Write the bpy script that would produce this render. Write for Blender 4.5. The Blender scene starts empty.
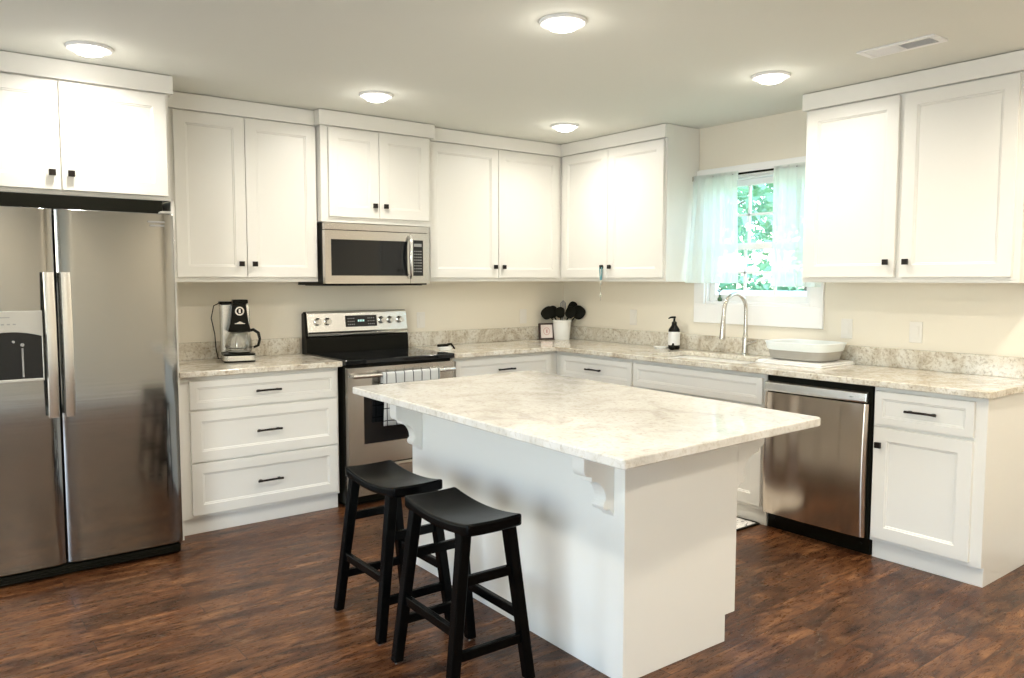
import bpy, bmesh, math, random
from mathutils import Vector, Matrix
random.seed(7)
S = bpy.context.scene
COL = S.collection

# ------------------------------------------------------------------ camera
CAM = (-4.3808, -4.9401, 1.3944)
YAW, PITCH, ROLL, FPX = 0.6527, -0.0744, 0.0004, 781.66
cd = bpy.data.cameras.new('camera'); cam = bpy.data.objects.new('camera', cd); COL.objects.link(cam)
_f = Vector((math.sin(YAW)*math.cos(PITCH), math.cos(YAW)*math.cos(PITCH), math.sin(PITCH)))
_r = Vector((math.cos(YAW), -math.sin(YAW), 0)); _u = _r.cross(_f)
_r, _u = _r*math.cos(ROLL)+_u*math.sin(ROLL), _u*math.cos(ROLL)-_r*math.sin(ROLL)
cam.matrix_world = Matrix(((_r.x, _u.x, -_f.x, CAM[0]), (_r.y, _u.y, -_f.y, CAM[1]), (_r.z, _u.z, -_f.z, CAM[2]), (0, 0, 0, 1)))
cd.sensor_fit = 'HORIZONTAL'; cd.sensor_width = 36; cd.lens = FPX*36/1024
cd.shift_x = 5.247/1024; cd.shift_y = -1.6/1024
cd.clip_start = 0.05; cd.clip_end = 200
S.camera = cam

# ------------------------------------------------------------------ exposure, sky, lights
S.view_settings.view_transform = 'Standard'; S.view_settings.look = 'None'
S.view_settings.gamma = 1; S.view_settings.use_curve_mapping = False
S.view_settings.exposure = 0.32
W = bpy.data.worlds.new('sky'); S.world = W; W.use_nodes = True
wn = W.node_tree.nodes; wl = W.node_tree.links; wn.clear()
sky = wn.new('ShaderNodeTexSky'); sky.sky_type = 'NISHITA'; sky.sun_elevation = math.radians(48); sky.sun_rotation = math.radians(200)
sky.sun_disc = False
bg = wn.new('ShaderNodeBackground'); bg.inputs[1].default_value = 1.2
wo = wn.new('ShaderNodeOutputWorld'); wl.new(sky.outputs[0], bg.inputs[0]); wl.new(bg.outputs[0], wo.inputs[0])

def area(name, loc, rot, sx, sy, power, col):
    l = bpy.data.lights.new(name, 'AREA'); l.shape = 'RECTANGLE'; l.size = sx; l.size_y = sy
    l.energy = power; l.color = col
    o = bpy.data.objects.new(name, l); COL.objects.link(o); o.location = loc; o.rotation_euler = rot
    return o
ZC = 2.4266
# daylight entering through the glazed patio door in the wall left of the photographer
area('daylight_patio_door', (-6.42, -4.4, 1.25), (0, math.radians(-90), 0), 2.0, 2.4, 44, (0.70, 0.87, 1.0))
area('added_streak_light', (-6.42, -.95, 1.35), (0, math.radians(-90), 0), 1.5, .7, 16, (0.86, 0.94, 1.0))  # added light, placed to streak the dishwasher steel

# ------------------------------------------------------------------ materials
def mat(name, col=(.8,.8,.8), rough=.5, metal=0., **k):
    m = bpy.data.materials.new(name); m.use_nodes = True
    b = m.node_tree.nodes['Principled BSDF']
    b.inputs['Base Color'].default_value = (*col, 1); b.inputs['Roughness'].default_value = rough; b.inputs['Metallic'].default_value = metal
    for a, v in k.items(): b.inputs[a].default_value = v
    return m
def nd(m, t, **k):
    n = m.node_tree.nodes.new(t)
    for a, v in k.items():
        if a in n.inputs.keys(): n.inputs[a].default_value = v
        else: setattr(n, a, v)
    return n
def ln(m, a, b): m.node_tree.links.new(a, b)
def ramp(m, stops, interp='LINEAR'):
    r = m.node_tree.nodes.new('ShaderNodeValToRGB'); e = r.color_ramp.elements; r.color_ramp.interpolation = interp
    while len(e) < len(stops): e.new(0.5)
    for q, (p, c) in zip(e, stops): q.position = p; q.color = (*c, 1)
    return r
def objco(m, scale=(1,1,1), rot=(0,0,0)):
    t = nd(m, 'ShaderNodeTexCoord'); mp = nd(m, 'ShaderNodeMapping'); mp.inputs['Scale'].default_value = scale; mp.inputs['Rotation'].default_value = rot
    ln(m, t.outputs['Object'], mp.inputs[0]); return mp.outputs[0]
def noise(m, co, scale, detail=4, rough=.6, dist=0):
    n = nd(m, 'ShaderNodeTexNoise'); n.inputs['Scale'].default_value = scale; n.inputs['Detail'].default_value = detail
    n.inputs['Roughness'].default_value = rough; n.inputs['Distortion'].default_value = dist; ln(m, co, n.inputs['Vector']); return n
def bump(m, h, strength, dist=.002):
    b = nd(m, 'ShaderNodeBump'); b.inputs['Strength'].default_value = strength; b.inputs['Distance'].default_value = dist
    ln(m, h, b.inputs['Height']); ln(m, b.outputs[0], m.node_tree.nodes['Principled BSDF'].inputs['Normal'])
def mixc(m, a, b, fac, bt='MIX'):
    x = nd(m, 'ShaderNodeMix'); x.data_type = 'RGBA'; x.blend_type = bt
    for s, v in ((6, a), (7, b)):
        if isinstance(v, tuple): x.inputs[s].default_value = (*v, 1)
        else: ln(m, v, x.inputs[s])
    if isinstance(fac, float): x.inputs[0].default_value = fac
    else: ln(m, fac, x.inputs[0])
    return x.outputs[2]
def B(m): return m.node_tree.nodes['Principled BSDF']

M = {}
M['wall'] = mat('wall_paint', (.83, .775, .66), .75)
m = M['wall']; n = noise(m, objco(m), 140, 3); bump(m, n.outputs[0], .12, .001)
M['ceiling'] = mat('ceiling_paint', (.76, .765, .70), .85)
m = M['ceiling']; n = noise(m, objco(m), 90, 3); bump(m, n.outputs[0], .15, .001)
M['cab'] = mat('cabinet_paint', (.795, .78, .73), .35)
m = M['cab']; n = noise(m, objco(m), 60, 2); bump(m, n.outputs[0], .03, .001)
M['cab_in'] = mat('cabinet_underside', (.80, .74, .62), .5)
M['trim'] = mat('trim_paint', (.88, .88, .87), .35)
M['bronze'] = mat('dark_bronze', (.02, .016, .014), .35, .7)
M['black'] = mat('black_plastic', (.005, .005, .003), .28, **{'Specular IOR Level': .14})
M['blackmat'] = mat('matte_black', (.005, .005, .002), .6, **{'Specular IOR Level': .14})
M['glassblack'] = mat('black_glass', (.005, .006, .007), .05, **{'Specular IOR Level': .40})
M['white'] = mat('white_plastic', (.85, .85, .83), .35)
M['plate'] = mat('ivory_plate', (.82,.79,.73), .4); M['chrome'] = mat('chrome', (.75, .75, .74), .12, 1.)
M['nickel'] = mat('brushed_nickel', (.60, .57, .52), .25, 1.)
def steel(name, col, rough, sc=(3, 3, 260)):
    m = mat(name, col, rough, 1.)
    n = noise(m, objco(m, sc), 1.0, 3)
    r = ramp(m, [(.3, (rough-.03,)*3), (.7, (rough+.04,)*3)]); ln(m, n.outputs[0], r.inputs[0]); ln(m, r.outputs[0], B(m).inputs['Roughness'])
    bump(m, n.outputs[0], .012, .0005)
    return m
M['steel'] = steel('brushed_stainless', (.58, .55, .51), .22)
m = M['steelv'] = mat('brushed_stainless_dishwasher', (.58, .50, .42), .15, 1., Anisotropic=.85, **{'Anisotropic Rotation': .25})
tg = nd(m, 'ShaderNodeTangent'); tg.direction_type = 'RADIAL'; tg.axis = 'Z'; ln(m, tg.outputs[0], B(m).inputs['Tangent'])

M['fridge'] = steel('fridge_stainless', (.345, .345, .335), .10)
M['sinksteel'] = mat('sink_stainless', (.22,.21,.20), .3, 1.); M['steel_light'] = mat('bright_stainless', (.74, .73, .70), .25, 1.)
M['fcase'] = mat('fridge_case', (.012, .012, .012), .5, 0)
M['greypl'] = mat('grey_plastic', (.50, .49, .45), .35, .3)
# granite
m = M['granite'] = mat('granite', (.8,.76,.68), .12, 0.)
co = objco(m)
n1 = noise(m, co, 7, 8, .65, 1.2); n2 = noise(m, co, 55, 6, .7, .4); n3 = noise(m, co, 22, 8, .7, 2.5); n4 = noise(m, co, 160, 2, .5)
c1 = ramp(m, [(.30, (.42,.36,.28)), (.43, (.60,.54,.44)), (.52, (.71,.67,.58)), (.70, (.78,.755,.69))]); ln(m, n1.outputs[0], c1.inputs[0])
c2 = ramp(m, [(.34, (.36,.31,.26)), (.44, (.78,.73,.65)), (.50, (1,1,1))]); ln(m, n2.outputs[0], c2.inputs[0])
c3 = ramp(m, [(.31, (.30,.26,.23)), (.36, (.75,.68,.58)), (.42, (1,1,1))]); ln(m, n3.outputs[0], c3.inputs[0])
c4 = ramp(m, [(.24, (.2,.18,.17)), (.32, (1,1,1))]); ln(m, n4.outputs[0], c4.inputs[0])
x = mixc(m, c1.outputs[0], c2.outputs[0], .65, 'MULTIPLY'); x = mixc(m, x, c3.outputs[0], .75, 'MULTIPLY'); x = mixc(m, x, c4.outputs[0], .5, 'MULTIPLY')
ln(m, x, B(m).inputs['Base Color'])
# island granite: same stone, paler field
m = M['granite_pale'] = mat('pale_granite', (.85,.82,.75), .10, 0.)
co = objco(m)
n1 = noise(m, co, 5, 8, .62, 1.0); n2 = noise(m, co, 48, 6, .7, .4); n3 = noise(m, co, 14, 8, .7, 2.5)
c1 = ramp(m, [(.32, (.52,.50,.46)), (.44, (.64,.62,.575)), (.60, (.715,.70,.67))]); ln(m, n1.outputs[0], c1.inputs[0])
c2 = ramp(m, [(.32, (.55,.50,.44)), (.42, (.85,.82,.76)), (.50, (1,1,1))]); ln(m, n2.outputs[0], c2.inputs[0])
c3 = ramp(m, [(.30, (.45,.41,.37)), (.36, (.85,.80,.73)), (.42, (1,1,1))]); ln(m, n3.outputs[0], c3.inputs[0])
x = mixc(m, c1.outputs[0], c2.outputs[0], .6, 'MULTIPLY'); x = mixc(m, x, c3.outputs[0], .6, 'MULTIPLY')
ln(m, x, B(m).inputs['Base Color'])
# floor planks running along the back wall
m = M['floor'] = mat('wood_floor', (.2,.1,.05), .3, **{'Specular IOR Level': .3})
co = objco(m)
br = nd(m, 'ShaderNodeTexBrick'); br.offset = .37; br.squash = 1
for a, v in dict(Scale=1., **{'Mortar Size': .0016, 'Mortar Smooth': .2, 'Bias': 0., 'Brick Width': 1.15, 'Row Height': .127}).items(): br.inputs[a].default_value = v
br.inputs['Color1'].default_value = (0,0,0,1); br.inputs['Color2'].default_value = (1,1,1,1); br.inputs['Mortar'].default_value = (.5,.5,.5,1)
ln(m, co, br.inputs['Vector'])
sep = nd(m, 'ShaderNodeVectorMath', operation='MULTIPLY_ADD'); ln(m, br.outputs['Color'], sep.inputs[0]); sep.inputs[1].default_value = (9, 5, 3); ln(m, co, sep.inputs[2])
def st(sc):
    v = nd(m, 'ShaderNodeMapping'); v.inputs['Scale'].default_value = sc; ln(m, sep.outputs[0], v.inputs[0]); return v.outputs[0]
g1 = noise(m, st((1.6, 8, 1)), 1.5, 8, .68, 1.8); g2 = noise(m, st((9, 45, 1)), 2.0, 5, .7, 1.2); g3 = noise(m, st((1, 2.0, 1)), 3.6, 6, .65, 1.2)
w1 = ramp(m, [(.30, (.020,.007,.003)), (.44, (.082,.031,.012)), (.56, (.165,.074,.030)), (.74, (.32,.17,.08))]); ln(m, g1.outputs[0], w1.inputs[0])
w2 = ramp(m, [(.30, (.45,.40,.38)), (.60, (1,1,1))]); ln(m, g2.outputs[0], w2.inputs[0])
w3 = ramp(m, [(.34, (.38,.33,.32)), (.58, (1.15,1.1,1.05))]); ln(m, g3.outputs[0], w3.inputs[0])
x = mixc(m, w1.outputs[0], w2.outputs[0], .7, 'MULTIPLY'); x = mixc(m, x, w3.outputs[0], .8, 'MULTIPLY')
pv = ramp(m, [(0, (.72,.70,.70)), (1, (1.2,1.15,1.1))]); ln(m, br.outputs['Color'], pv.inputs[0]); x = mixc(m, x, pv.outputs[0], .8, 'MULTIPLY')
x = mixc(m, x, (.012,.006,.004), br.outputs['Fac']); ln(m, x, B(m).inputs['Base Color'])
rr = ramp(m, [(.3, (.22,)*3), (.7, (.38,)*3)]); ln(m, g2.outputs[0], rr.inputs[0]); ln(m, rr.outputs[0], B(m).inputs['Roughness'])
ad = nd(m, 'ShaderNodeMath', operation='ADD'); ln(m, g1.outputs[0], ad.inputs[0]); ln(m, g2.outputs[0], ad.inputs[1]); bump(m, ad.outputs[0], .35, .002)
# stool paint, worn a little at the edges
m = M['stool'] = mat('black_stool_paint', (.0012,.0015,.0015), .25, **{'Specular IOR Level': .10})
n = noise(m, objco(m), 35, 4); bump(m, n.outputs[0], .12, .001)
# sheer
m = M['sheer'] = bpy.data.materials.new('sheer_white_fabric'); m.use_nodes = True
m.node_tree.nodes.remove(B(m)); out = m.node_tree.nodes['Material Output']
df = nd(m, 'ShaderNodeBsdfDiffuse'); df.inputs[0].default_value = (.9,.92,.9,1); tl = nd(m, 'ShaderNodeBsdfTranslucent'); tl.inputs[0].default_value = (.86,.95,.91,1)
tp = nd(m, 'ShaderNodeBsdfTransparent'); a1 = nd(m, 'ShaderNodeMixShader'); a1.inputs[0].default_value = .60; a2 = nd(m, 'ShaderNodeMixShader'); a2.inputs[0].default_value = .16
ln(m, df.outputs[0], a1.inputs[1]); ln(m, tl.outputs[0], a1.inputs[2]); ln(m, a1.outputs[0], a2.inputs[1]); ln(m, tp.outputs[0], a2.inputs[2]); ln(m, a2.outputs[0], out.inputs[0])
# clear glass (thin)
def thin_glass(name, tint, f=.08):
    m = bpy.data.materials.new(name); m.use_nodes = True; m.node_tree.nodes.remove(B(m)); out = m.node_tree.nodes['Material Output']
    t = nd(m, 'ShaderNodeBsdfTransparent'); t.inputs[0].default_value = (*tint, 1); g = nd(m, 'ShaderNodeBsdfGlossy'); g.inputs['Roughness'].default_value = .03
    x = nd(m, 'ShaderNodeMixShader'); x.inputs[0].default_value = f; ln(m, t.outputs[0], x.inputs[1]); ln(m, g.outputs[0], x.inputs[2]); ln(m, x.outputs[0], out.inputs[0]); return m
M['glass'] = thin_glass('window_glass', (.95,1,.98)); M['carafe'] = thin_glass('carafe_glass', (.80,.80,.78), .14); M['smoke'] = thin_glass('clear_reservoir_plastic', (.72,.70,.66), .12)
def emit(name, col, s):
    m = mat(name, col, .5); B(m).inputs['Emission Color'].default_value = (*col, 1); B(m).inputs['Emission Strength'].default_value = s; return m
M['lens'] = emit('lamp_lens', (1, .97, .9), 9)
M['digits'] = emit('lit_digits', (.5, .75, .7), .6)
M['grey_mark'] = mat('grey_marking', (.30,.30,.29), .5)
M['towel'] = mat('tea_towel', (.8,.8,.77), .9)
m = M['towel']; co = objco(m)
br = nd(m, 'ShaderNodeTexBrick'); br.offset = 0.
for a, v in dict(Scale=1., **{'Mortar Size': .0035, 'Mortar Smooth': .1, 'Brick Width': .062, 'Row Height': .075}).items(): br.inputs[a].default_value = v
br.inputs['Color1'].default_value = (.50,.52,.52,1); br.inputs['Color2'].default_value = (.56,.57,.56,1); br.inputs['Mortar'].default_value = (.05,.05,.055,1)
mp = nd(m, 'ShaderNodeMapping'); mp.inputs['Rotation'].default_value = (math.radians(90), 0, 0); mp.inputs['Location'].default_value = (.02,.02,0); ln(m, co, mp.inputs[0]); ln(m, mp.outputs[0], br.inputs['Vector'])
ln(m, br.outputs['Color'], B(m).inputs['Base Color'])
m = M['mat'] = mat('patterned_mat', (.8,.8,.78), .9); co = objco(m)
n = noise(m, co, 26, 3, .6, 1.5); r = ramp(m, [(.38, (.10,.10,.10)), (.43, (.82,.80,.76))]); ln(m, n.outputs[0], r.inputs[0]); ln(m, r.outputs[0], B(m).inputs['Base Color'])
M['tub_grey'] = mat('grey_silicone', (.36,.34,.30), .5)
M['tub_white'] = mat('white_tub_plastic', (.82,.87,.86), .3)
M['ceramic'] = mat('white_ceramic', (.84,.85,.83), .15)
M['pink'] = mat('pale_pink_face', (.88,.78,.74), .6); M['red_mark'] = mat('faded_red_ink', (.65,.35,.32), .6)
M['dark_frame'] = mat('dark_brown_frame', (.04,.018,.014), .4)
M['teal'] = mat('teal_ribbon', (.12,.32,.36), .6); M['crystal'] = mat('clear_crystal', (.9,.9,.82), .05, 0, **{'Transmission Weight': .7})
M['label'] = mat('white_label', (.80,.80,.78), .4)
M['grass'] = mat('lawn', (.12,.22,.06), .9)
m = M['grass']; n = noise(m, objco(m), 3, 6); r = ramp(m, [(.3, (.10,.20,.06)), (.7, (.30,.42,.16))]); ln(m, n.outputs[0], r.inputs[0]); ln(m, r.outputs[0], B(m).inputs['Base Color'])
M['leaf'] = mat('foliage', (.20,.42,.27), .6, 0); M['leafdark'] = mat('dark_green_glaze', (.06,.12,.05), .4); M['bark'] = mat('bark', (.12,.09,.07), .9)
M['porch'] = mat('porch_rail_paint', (.75,.77,.76), .5)
M['burner'] = mat('burner_ring', (.05,.05,.05), .25)
M['whisk'] = mat('grey_silicone_tool', (.30,.30,.32), .4)

# ------------------------------------------------------------------ mesh helpers
def link(name, bm, m, parent=None, smooth=False, bevel=0, seg=2):
    me = bpy.data.meshes.new(name)
    bmesh.ops.recalc_face_normals(bm, faces=bm.faces)
    bm.to_mesh(me); bm.free()
    for mm in (m if isinstance(m, (list, tuple)) else [m]): me.materials.append(M[mm] if isinstance(mm, str) else mm)
    o = bpy.data.objects.new(name, me); COL.objects.link(o)
    if parent is not None: o.parent = parent
    if smooth:
        for p in me.polygons: p.use_smooth = True
        me.set_sharp_from_angle(angle=math.radians(40))
    if bevel:
        b = o.modifiers.new('bevel', 'BEVEL'); b.width = bevel; b.segments = seg; b.limit_method = 'ANGLE'; b.angle_limit = math.radians(40)
    return o
def tag(o, label=None, cat=None, group=None, kind=None):
    if label: o['label'] = label
    if cat: o['category'] = cat
    if group: o['group'] = group
    if kind: o['kind'] = kind
    return o
def thing(name, label, cat, loc=(0,0,0), rz=0, group=None):
    o = bpy.data.objects.new(name, None); COL.objects.link(o); o.location = loc; o.rotation_euler = (0, 0, rz); o.empty_display_size = .1
    return tag(o, label, cat, group)
def dup(root, loc, rz=None, label=None):
    r = root.copy(); COL.objects.link(r); r.location = loc
    if rz is not None: r.rotation_euler = (0, 0, rz)
    if label: r['label'] = label
    for ch in list(root.children):
        c = ch.copy(); COL.objects.link(c); c.parent = r
        for g in list(ch.children):
            d = g.copy(); COL.objects.link(d); d.parent = c
    return r
def NB(): return bmesh.new()
def box(bm, x0, x1, y0, y1, z0, z1, mi=0, M4=None):
    P = [Vector((x, y, z)) for z in (z0, z1) for x, y in ((x0,y0),(x1,y0),(x1,y1),(x0,y1))]
    if M4 is not None: P = [M4 @ p for p in P]
    v = [bm.verts.new(p) for p in P]
    for f in ((3,2,1,0),(4,5,6,7),(0,1,5,4),(1,2,6,5),(2,3,7,6),(3,0,4,7)):
        bm.faces.new([v[i] for i in f]).material_index = mi
    return v
def boxo(name, x0, x1, y0, y1, z0, z1, m, parent=None, bevel=.002):
    b = NB(); box(b, x0, x1, y0, y1, z0, z1); return link(name, b, m, parent, bevel=bevel)
def prism(bm, pts, axis, a0, a1, mi=0):
    """polygon pts in the plane normal to axis; axis x: (y,z), y: (x,z), z: (x,y)"""
    def P(p, a):
        return {'x': (a, p[0], p[1]), 'y': (p[0], a, p[1]), 'z': (p[0], p[1], a)}[axis]
    A = [bm.verts.new(P(p, a0)) for p in pts]; Bv = [bm.verts.new(P(p, a1)) for p in pts]; n = len(pts)
    bm.faces.new(A).material_index = mi; bm.faces.new(Bv[::-1]).material_index = mi
    for i in range(n): bm.faces.new((A[i], A[(i+1) % n], Bv[(i+1) % n], Bv[i])).material_index = mi
def lathe(bm, prof, c=(0,0,0), n=32, mi=0, ax='z', caps=True):
    """prof: (radius, height) list"""
    rings = []
    for r, h in prof:
        ring = []
        for i in range(n):
            a = 2*math.pi*i/n; x, y = r*math.cos(a), r*math.sin(a)
            p = {'z': (x, y, h), 'y': (x, h, y), 'x': (h, x, y)}[ax]
            ring.append(bm.verts.new((c[0]+p[0], c[1]+p[1], c[2]+p[2])))
        rings.append(ring)
    for a, b in zip(rings, rings[1:]):
        for i in range(n): bm.faces.new((a[i], a[(i+1) % n], b[(i+1) % n], b[i])).material_index = mi
    if caps:
        bm.faces.new(rings[0][::-1]).material_index = mi; bm.faces.new(rings[-1]).material_index = mi
def tube(bm, pts, r, n=10, mi=0, flat=1.0, up=None):
    pts = [Vector(p) for p in pts]; rs = r if isinstance(r, (list, tuple)) else [r]*len(pts); rings = []
    ref = Vector(up) if up else None
    for i, p in enumerate(pts):
        t = (pts[min(i+1, len(pts)-1)]-pts[max(i-1, 0)]).normalized()
        if ref is None: ref = Vector((0,0,1)) if abs(t.z) < .9 else Vector((1,0,0))
        s = t.cross(ref).normalized(); u = s.cross(t).normalized()
        if up is None: ref = u
        rings.append([bm.verts.new(p+(s*math.cos(2*math.pi*k/n)+u*math.sin(2*math.pi*k/n)*flat)*rs[i]) for k in range(n)])
    for a, b in zip(rings, rings[1:]):
        for k in range(n): bm.faces.new((a[k], a[(k+1) % n], b[(k+1) % n], b[k])).material_index = mi
    bm.faces.new(rings[0][::-1]).material_index = mi; bm.faces.new(rings[-1]).material_index = mi
def beam(bm, p0, p1, w, d, xdir=(1,0,0), mi=0, w1=None, d1=None):
    """square bar between two points with horizontal end cuts (w along xdir, d along the other)"""
    p0, p1 = Vector(p0), Vector(p1); x = Vector(xdir).normalized(); y = Vector((0,0,1)).cross(x).normalized()
    w1 = w1 or w; d1 = d1 or d
    a = [bm.verts.new(p0+x*sx*w/2+y*sy*d/2) for sx, sy in ((-1,-1),(1,-1),(1,1),(-1,1))]
    b = [bm.verts.new(p1+x*sx*w1/2+y*sy*d1/2) for sx, sy in ((-1,-1),(1,-1),(1,1),(-1,1))]
    bm.faces.new(a[::-1]).material_index = mi; bm.faces.new(b).material_index = mi
    for i in range(4): bm.faces.new((a[i], a[(i+1) % 4], b[(i+1) % 4], b[i])).material_index = mi
def bar(bm, p0, p1, h, t):
    """horizontal rail, h tall, t thick"""
    p0, p1 = Vector(p0), Vector(p1); d = (p1-p0).normalized(); s = d.cross(Vector((0,0,1))).normalized(); u = s.cross(d)
    a = [bm.verts.new(p0+s*sx*t/2+u*sy*h/2) for sx, sy in ((-1,-1),(1,-1),(1,1),(-1,1))]
    b = [bm.verts.new(p1+s*sx*t/2+u*sy*h/2) for sx, sy in ((-1,-1),(1,-1),(1,1),(-1,1))]
    bm.faces.new(a[::-1]); bm.faces.new(b)
    for i in range(4): bm.faces.new((a[i], a[(i+1) % 4], b[(i+1) % 4], b[i]))
def shaker(bm, x0, x1, z0, z1, yf, th=.02, st=.06, rec=.009):
    """five-piece panel door whose front is at y = yf, facing -y"""
    def ring(i, y): return [bm.verts.new(p) for p in ((x0+i, y, z0+i), (x1-i, y, z0+i), (x1-i, y, z1-i), (x0+i, y, z1-i))]
    e = .0015
    R = [ring(0, yf+th), ring(0, yf+e), ring(e, yf), ring(st, yf), ring(st+.003, yf+.004), ring(st+.008, yf+.0045), ring(st+.011, yf+rec)]
    bm.faces.new(R[0]); bm.faces.new(R[-1][::-1])
    for a, b in zip(R, R[1:]):
        for i in range(4): bm.faces.new((a[i], a[(i+1) % 4], b[(i+1) % 4], b[i]))
def rrect(x0, x1, y0, y1, r, n=6):
    P = []
    for cx, cy, a0 in ((x1-r, y1-r, 0), (x0+r, y1-r, 90), (x0+r, y0+r, 180), (x1-r, y0+r, 270)):
        for k in range(n+1):
            a = math.radians(a0+90*k/n); P.append((cx+r*math.cos(a), cy+r*math.sin(a)))
    return P
def slab(bm, outer, holes, z0, z1, mi=0):
    """flat plate with holes, polygons in x,y"""
    es = []
    for loop in [outer]+holes:
        vs = [bm.verts.new((x, y, z1)) for x, y in loop]
        es += [bm.edges.new((vs[i], vs[(i+1) % len(vs)])) for i in range(len(vs))]
    r = bmesh.ops.triangle_fill(bm, use_beauty=True, use_dissolve=True, edges=es)
    fs = [g for g in r['geom'] if isinstance(g, bmesh.types.BMFace)]
    if not fs: fs = list(bm.faces)
    ex = bmesh.ops.extrude_face_region(bm, geom=fs)
    bmesh.ops.translate(bm, vec=(0, 0, z0-z1), verts=[g for g in ex['geom'] if isinstance(g, bmesh.types.BMVert)])
    for f in bm.faces: f.material_index = mi
def text(name, s, size, loc, rot, m, parent, extrude=.0004):
    cu = bpy.data.curves.new(name, 'FONT'); cu.body = s; cu.size = size; cu.extrude = extrude; cu.align_x = 'CENTER'; cu.align_y = 'CENTER'; cu.resolution_u = 2
    t = bpy.data.objects.new(name, cu); COL.objects.link(t)
    bpy.context.view_layer.update()
    me = bpy.data.meshes.new_from_object(t.evaluated_get(bpy.context.evaluated_depsgraph_get()))
    bpy.data.objects.remove(t)
    me.materials.clear(); me.materials.append(M[m]); me.name = name
    o = bpy.data.objects.new(name, me); COL.objects.link(o); o.location = loc; o.rotation_euler = rot; o.parent = parent
    return o

# ------------------------------------------------------------------ room shell
XL, YF = -6.5, -6.5      # far left wall and the wall behind the camera
def struct(name, bm, m, parent=None, **k):
    o = link(name, bm, m, parent, **k)
    if parent is None: o['kind'] = 'structure'
    return o
def wall_with_holes(name, axis, pos, th, a0, a1, z0, z1, holes, m):
    """axis x: wall in the y,z plane from pos to pos+th; axis y the same in x,z"""
    b = NB(); xs = sorted({a0, a1, *[h[0] for h in holes], *[h[1] for h in holes]})
    zs = sorted({z0, z1, *[h[2] for h in holes], *[h[3] for h in holes]})
    for i in range(len(xs)-1):
        for j in range(len(zs)-1):
            cx, cz = (xs[i]+xs[i+1])/2, (zs[j]+zs[j+1])/2
            if any(h[0] < cx < h[1] and h[2] < cz < h[3] for h in holes): continue
            if axis == 'x': box(b, pos, pos+th, xs[i], xs[i+1], zs[j], zs[j+1])
            else: box(b, xs[i], xs[i+1], pos, pos+th, zs[j], zs[j+1])
    bmesh.ops.remove_doubles(b, verts=b.verts, dist=1e-5)
    # drop faces shared by two neighbouring cells
    seen = {}
    for f in list(b.faces):
        k = tuple(sorted(v.index for v in f.verts)) if False else tuple(sorted((round(v.co.x,4), round(v.co.y,4), round(v.co.z,4)) for v in f.verts))
        seen.setdefault(k, []).append(f)
    bad = [f for fs in seen.values() if len(fs) > 1 for f in fs]
    bmesh.ops.delete(b, geom=bad, context='FACES')
    return struct(name, b, m)
WY0, WY1, WZ0, WZ1 = -2.275, -1.475, 1.225, 2.065       # opening of the sink window
b = NB(); box(b, XL, 0.12, YF, 0.12, -.1, 0); struct('floor', b, 'floor')
b = NB(); box(b, XL-.12, 0.12, YF-.12, 0.12, ZC, ZC+.1); struct('ceiling', b, 'ceiling')
b = NB(); box(b, XL, 0.0, 0, .12, 0, ZC); struct('wall_back', b, 'wall')
wall_with_holes('wall_right', 'x', 0, .12, YF, .12, 0, ZC, [(WY0, WY1, WZ0, WZ1)], 'wall')
wall_with_holes('wall_left', 'x', XL-.12, .12, YF, .12, 0, ZC, [(-5.6, -3.2, 0.02, 2.1), (-1.3, -.6, .6, 2.1)], 'wall')  # the smaller opening is for the added side window
wall_with_holes('wall_front', 'y', YF-.12, .12, XL, .12, 0, ZC, [], 'wall')
b = NB(); box(b, -.015, 0, YF, -3.56, 0, .11); struct('baseboard_right', b, 'trim', bevel=.004)
b = NB(); box(b, XL, -4.34, -.015, 0, 0, .11); struct('baseboard_back', b, 'trim', bevel=.004)
b = NB(); box(b, XL, XL+.015, YF, -5.7, 0, .11); box(b, XL, XL+.015, -3.1, 0, 0, .11); struct('baseboard_left', b, 'trim', bevel=.004)
b = NB(); box(b, XL, 0, YF, YF+.015, 0, .11); struct('baseboard_front', b, 'trim', bevel=.004)

# sink window
w = bpy.data.objects.new('window_1', None); COL.objects.link(w); w['kind'] = 'structure'; w.location = (0, WY0, WZ0)
def wp(name, boxes, m, bevel=.003, par=None):
    b = NB()
    for q in boxes: box(b, q[0], q[1], q[2]-WY0, q[3]-WY0, q[4]-WZ0, q[5]-WZ0)
    return link(name, b, m, par or w, bevel=bevel)
wp('casing', [(-.02, 0, -1.475, -1.388, WZ0, WZ1), (-.02, 0, -2.362, -2.275, WZ0, WZ1), (-.022, 0, -2.362, -1.388, WZ1, 2.14), (-.02, 0, -2.362, -1.388, 1.095, WZ0)], 'trim')
wp('jamb', [(0, .12, -1.487, -1.475, WZ0, WZ1), (0, .12, -2.275, -2.263, WZ0, WZ1), (0, .12, -2.263, -1.487, WZ1-.012, WZ1), (0, .12, -2.263, -1.487, WZ0, WZ0+.02)], 'trim')
zm = 1.60
def sash(x0, z0, z1, nm):
    s = wp('sash', [(x0, x0+.03, -1.53, -1.487, z0, z1), (x0, x0+.03, -2.263, -2.22, z0, z1), (x0, x0+.03, -2.22, -1.53, z1-.04, z1), (x0, x0+.03, -2.22, -1.53, z0, z0+.045)], 'trim')
    ys = [-2.22+(.69)*k/3 for k in (1, 2)]; zc = (z0+z1)/2
    wp('muntin', [(x0+.008, x0+.024, y-.008, y+.008, z0+.045, z1-.04) for y in ys]+[(x0+.008, x0+.024, -2.22, -1.53, zc-.008, zc+.008)], 'trim', .001, s)
    wp('pane', [(x0+.014, x0+.018, -2.22, -1.53, z0+.045, z1-.04)], 'glass', 0, s)
sash(.03, WZ0+.02, zm+.03, 0); sash(.065, zm-.01, WZ1-.012, 1)
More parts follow.
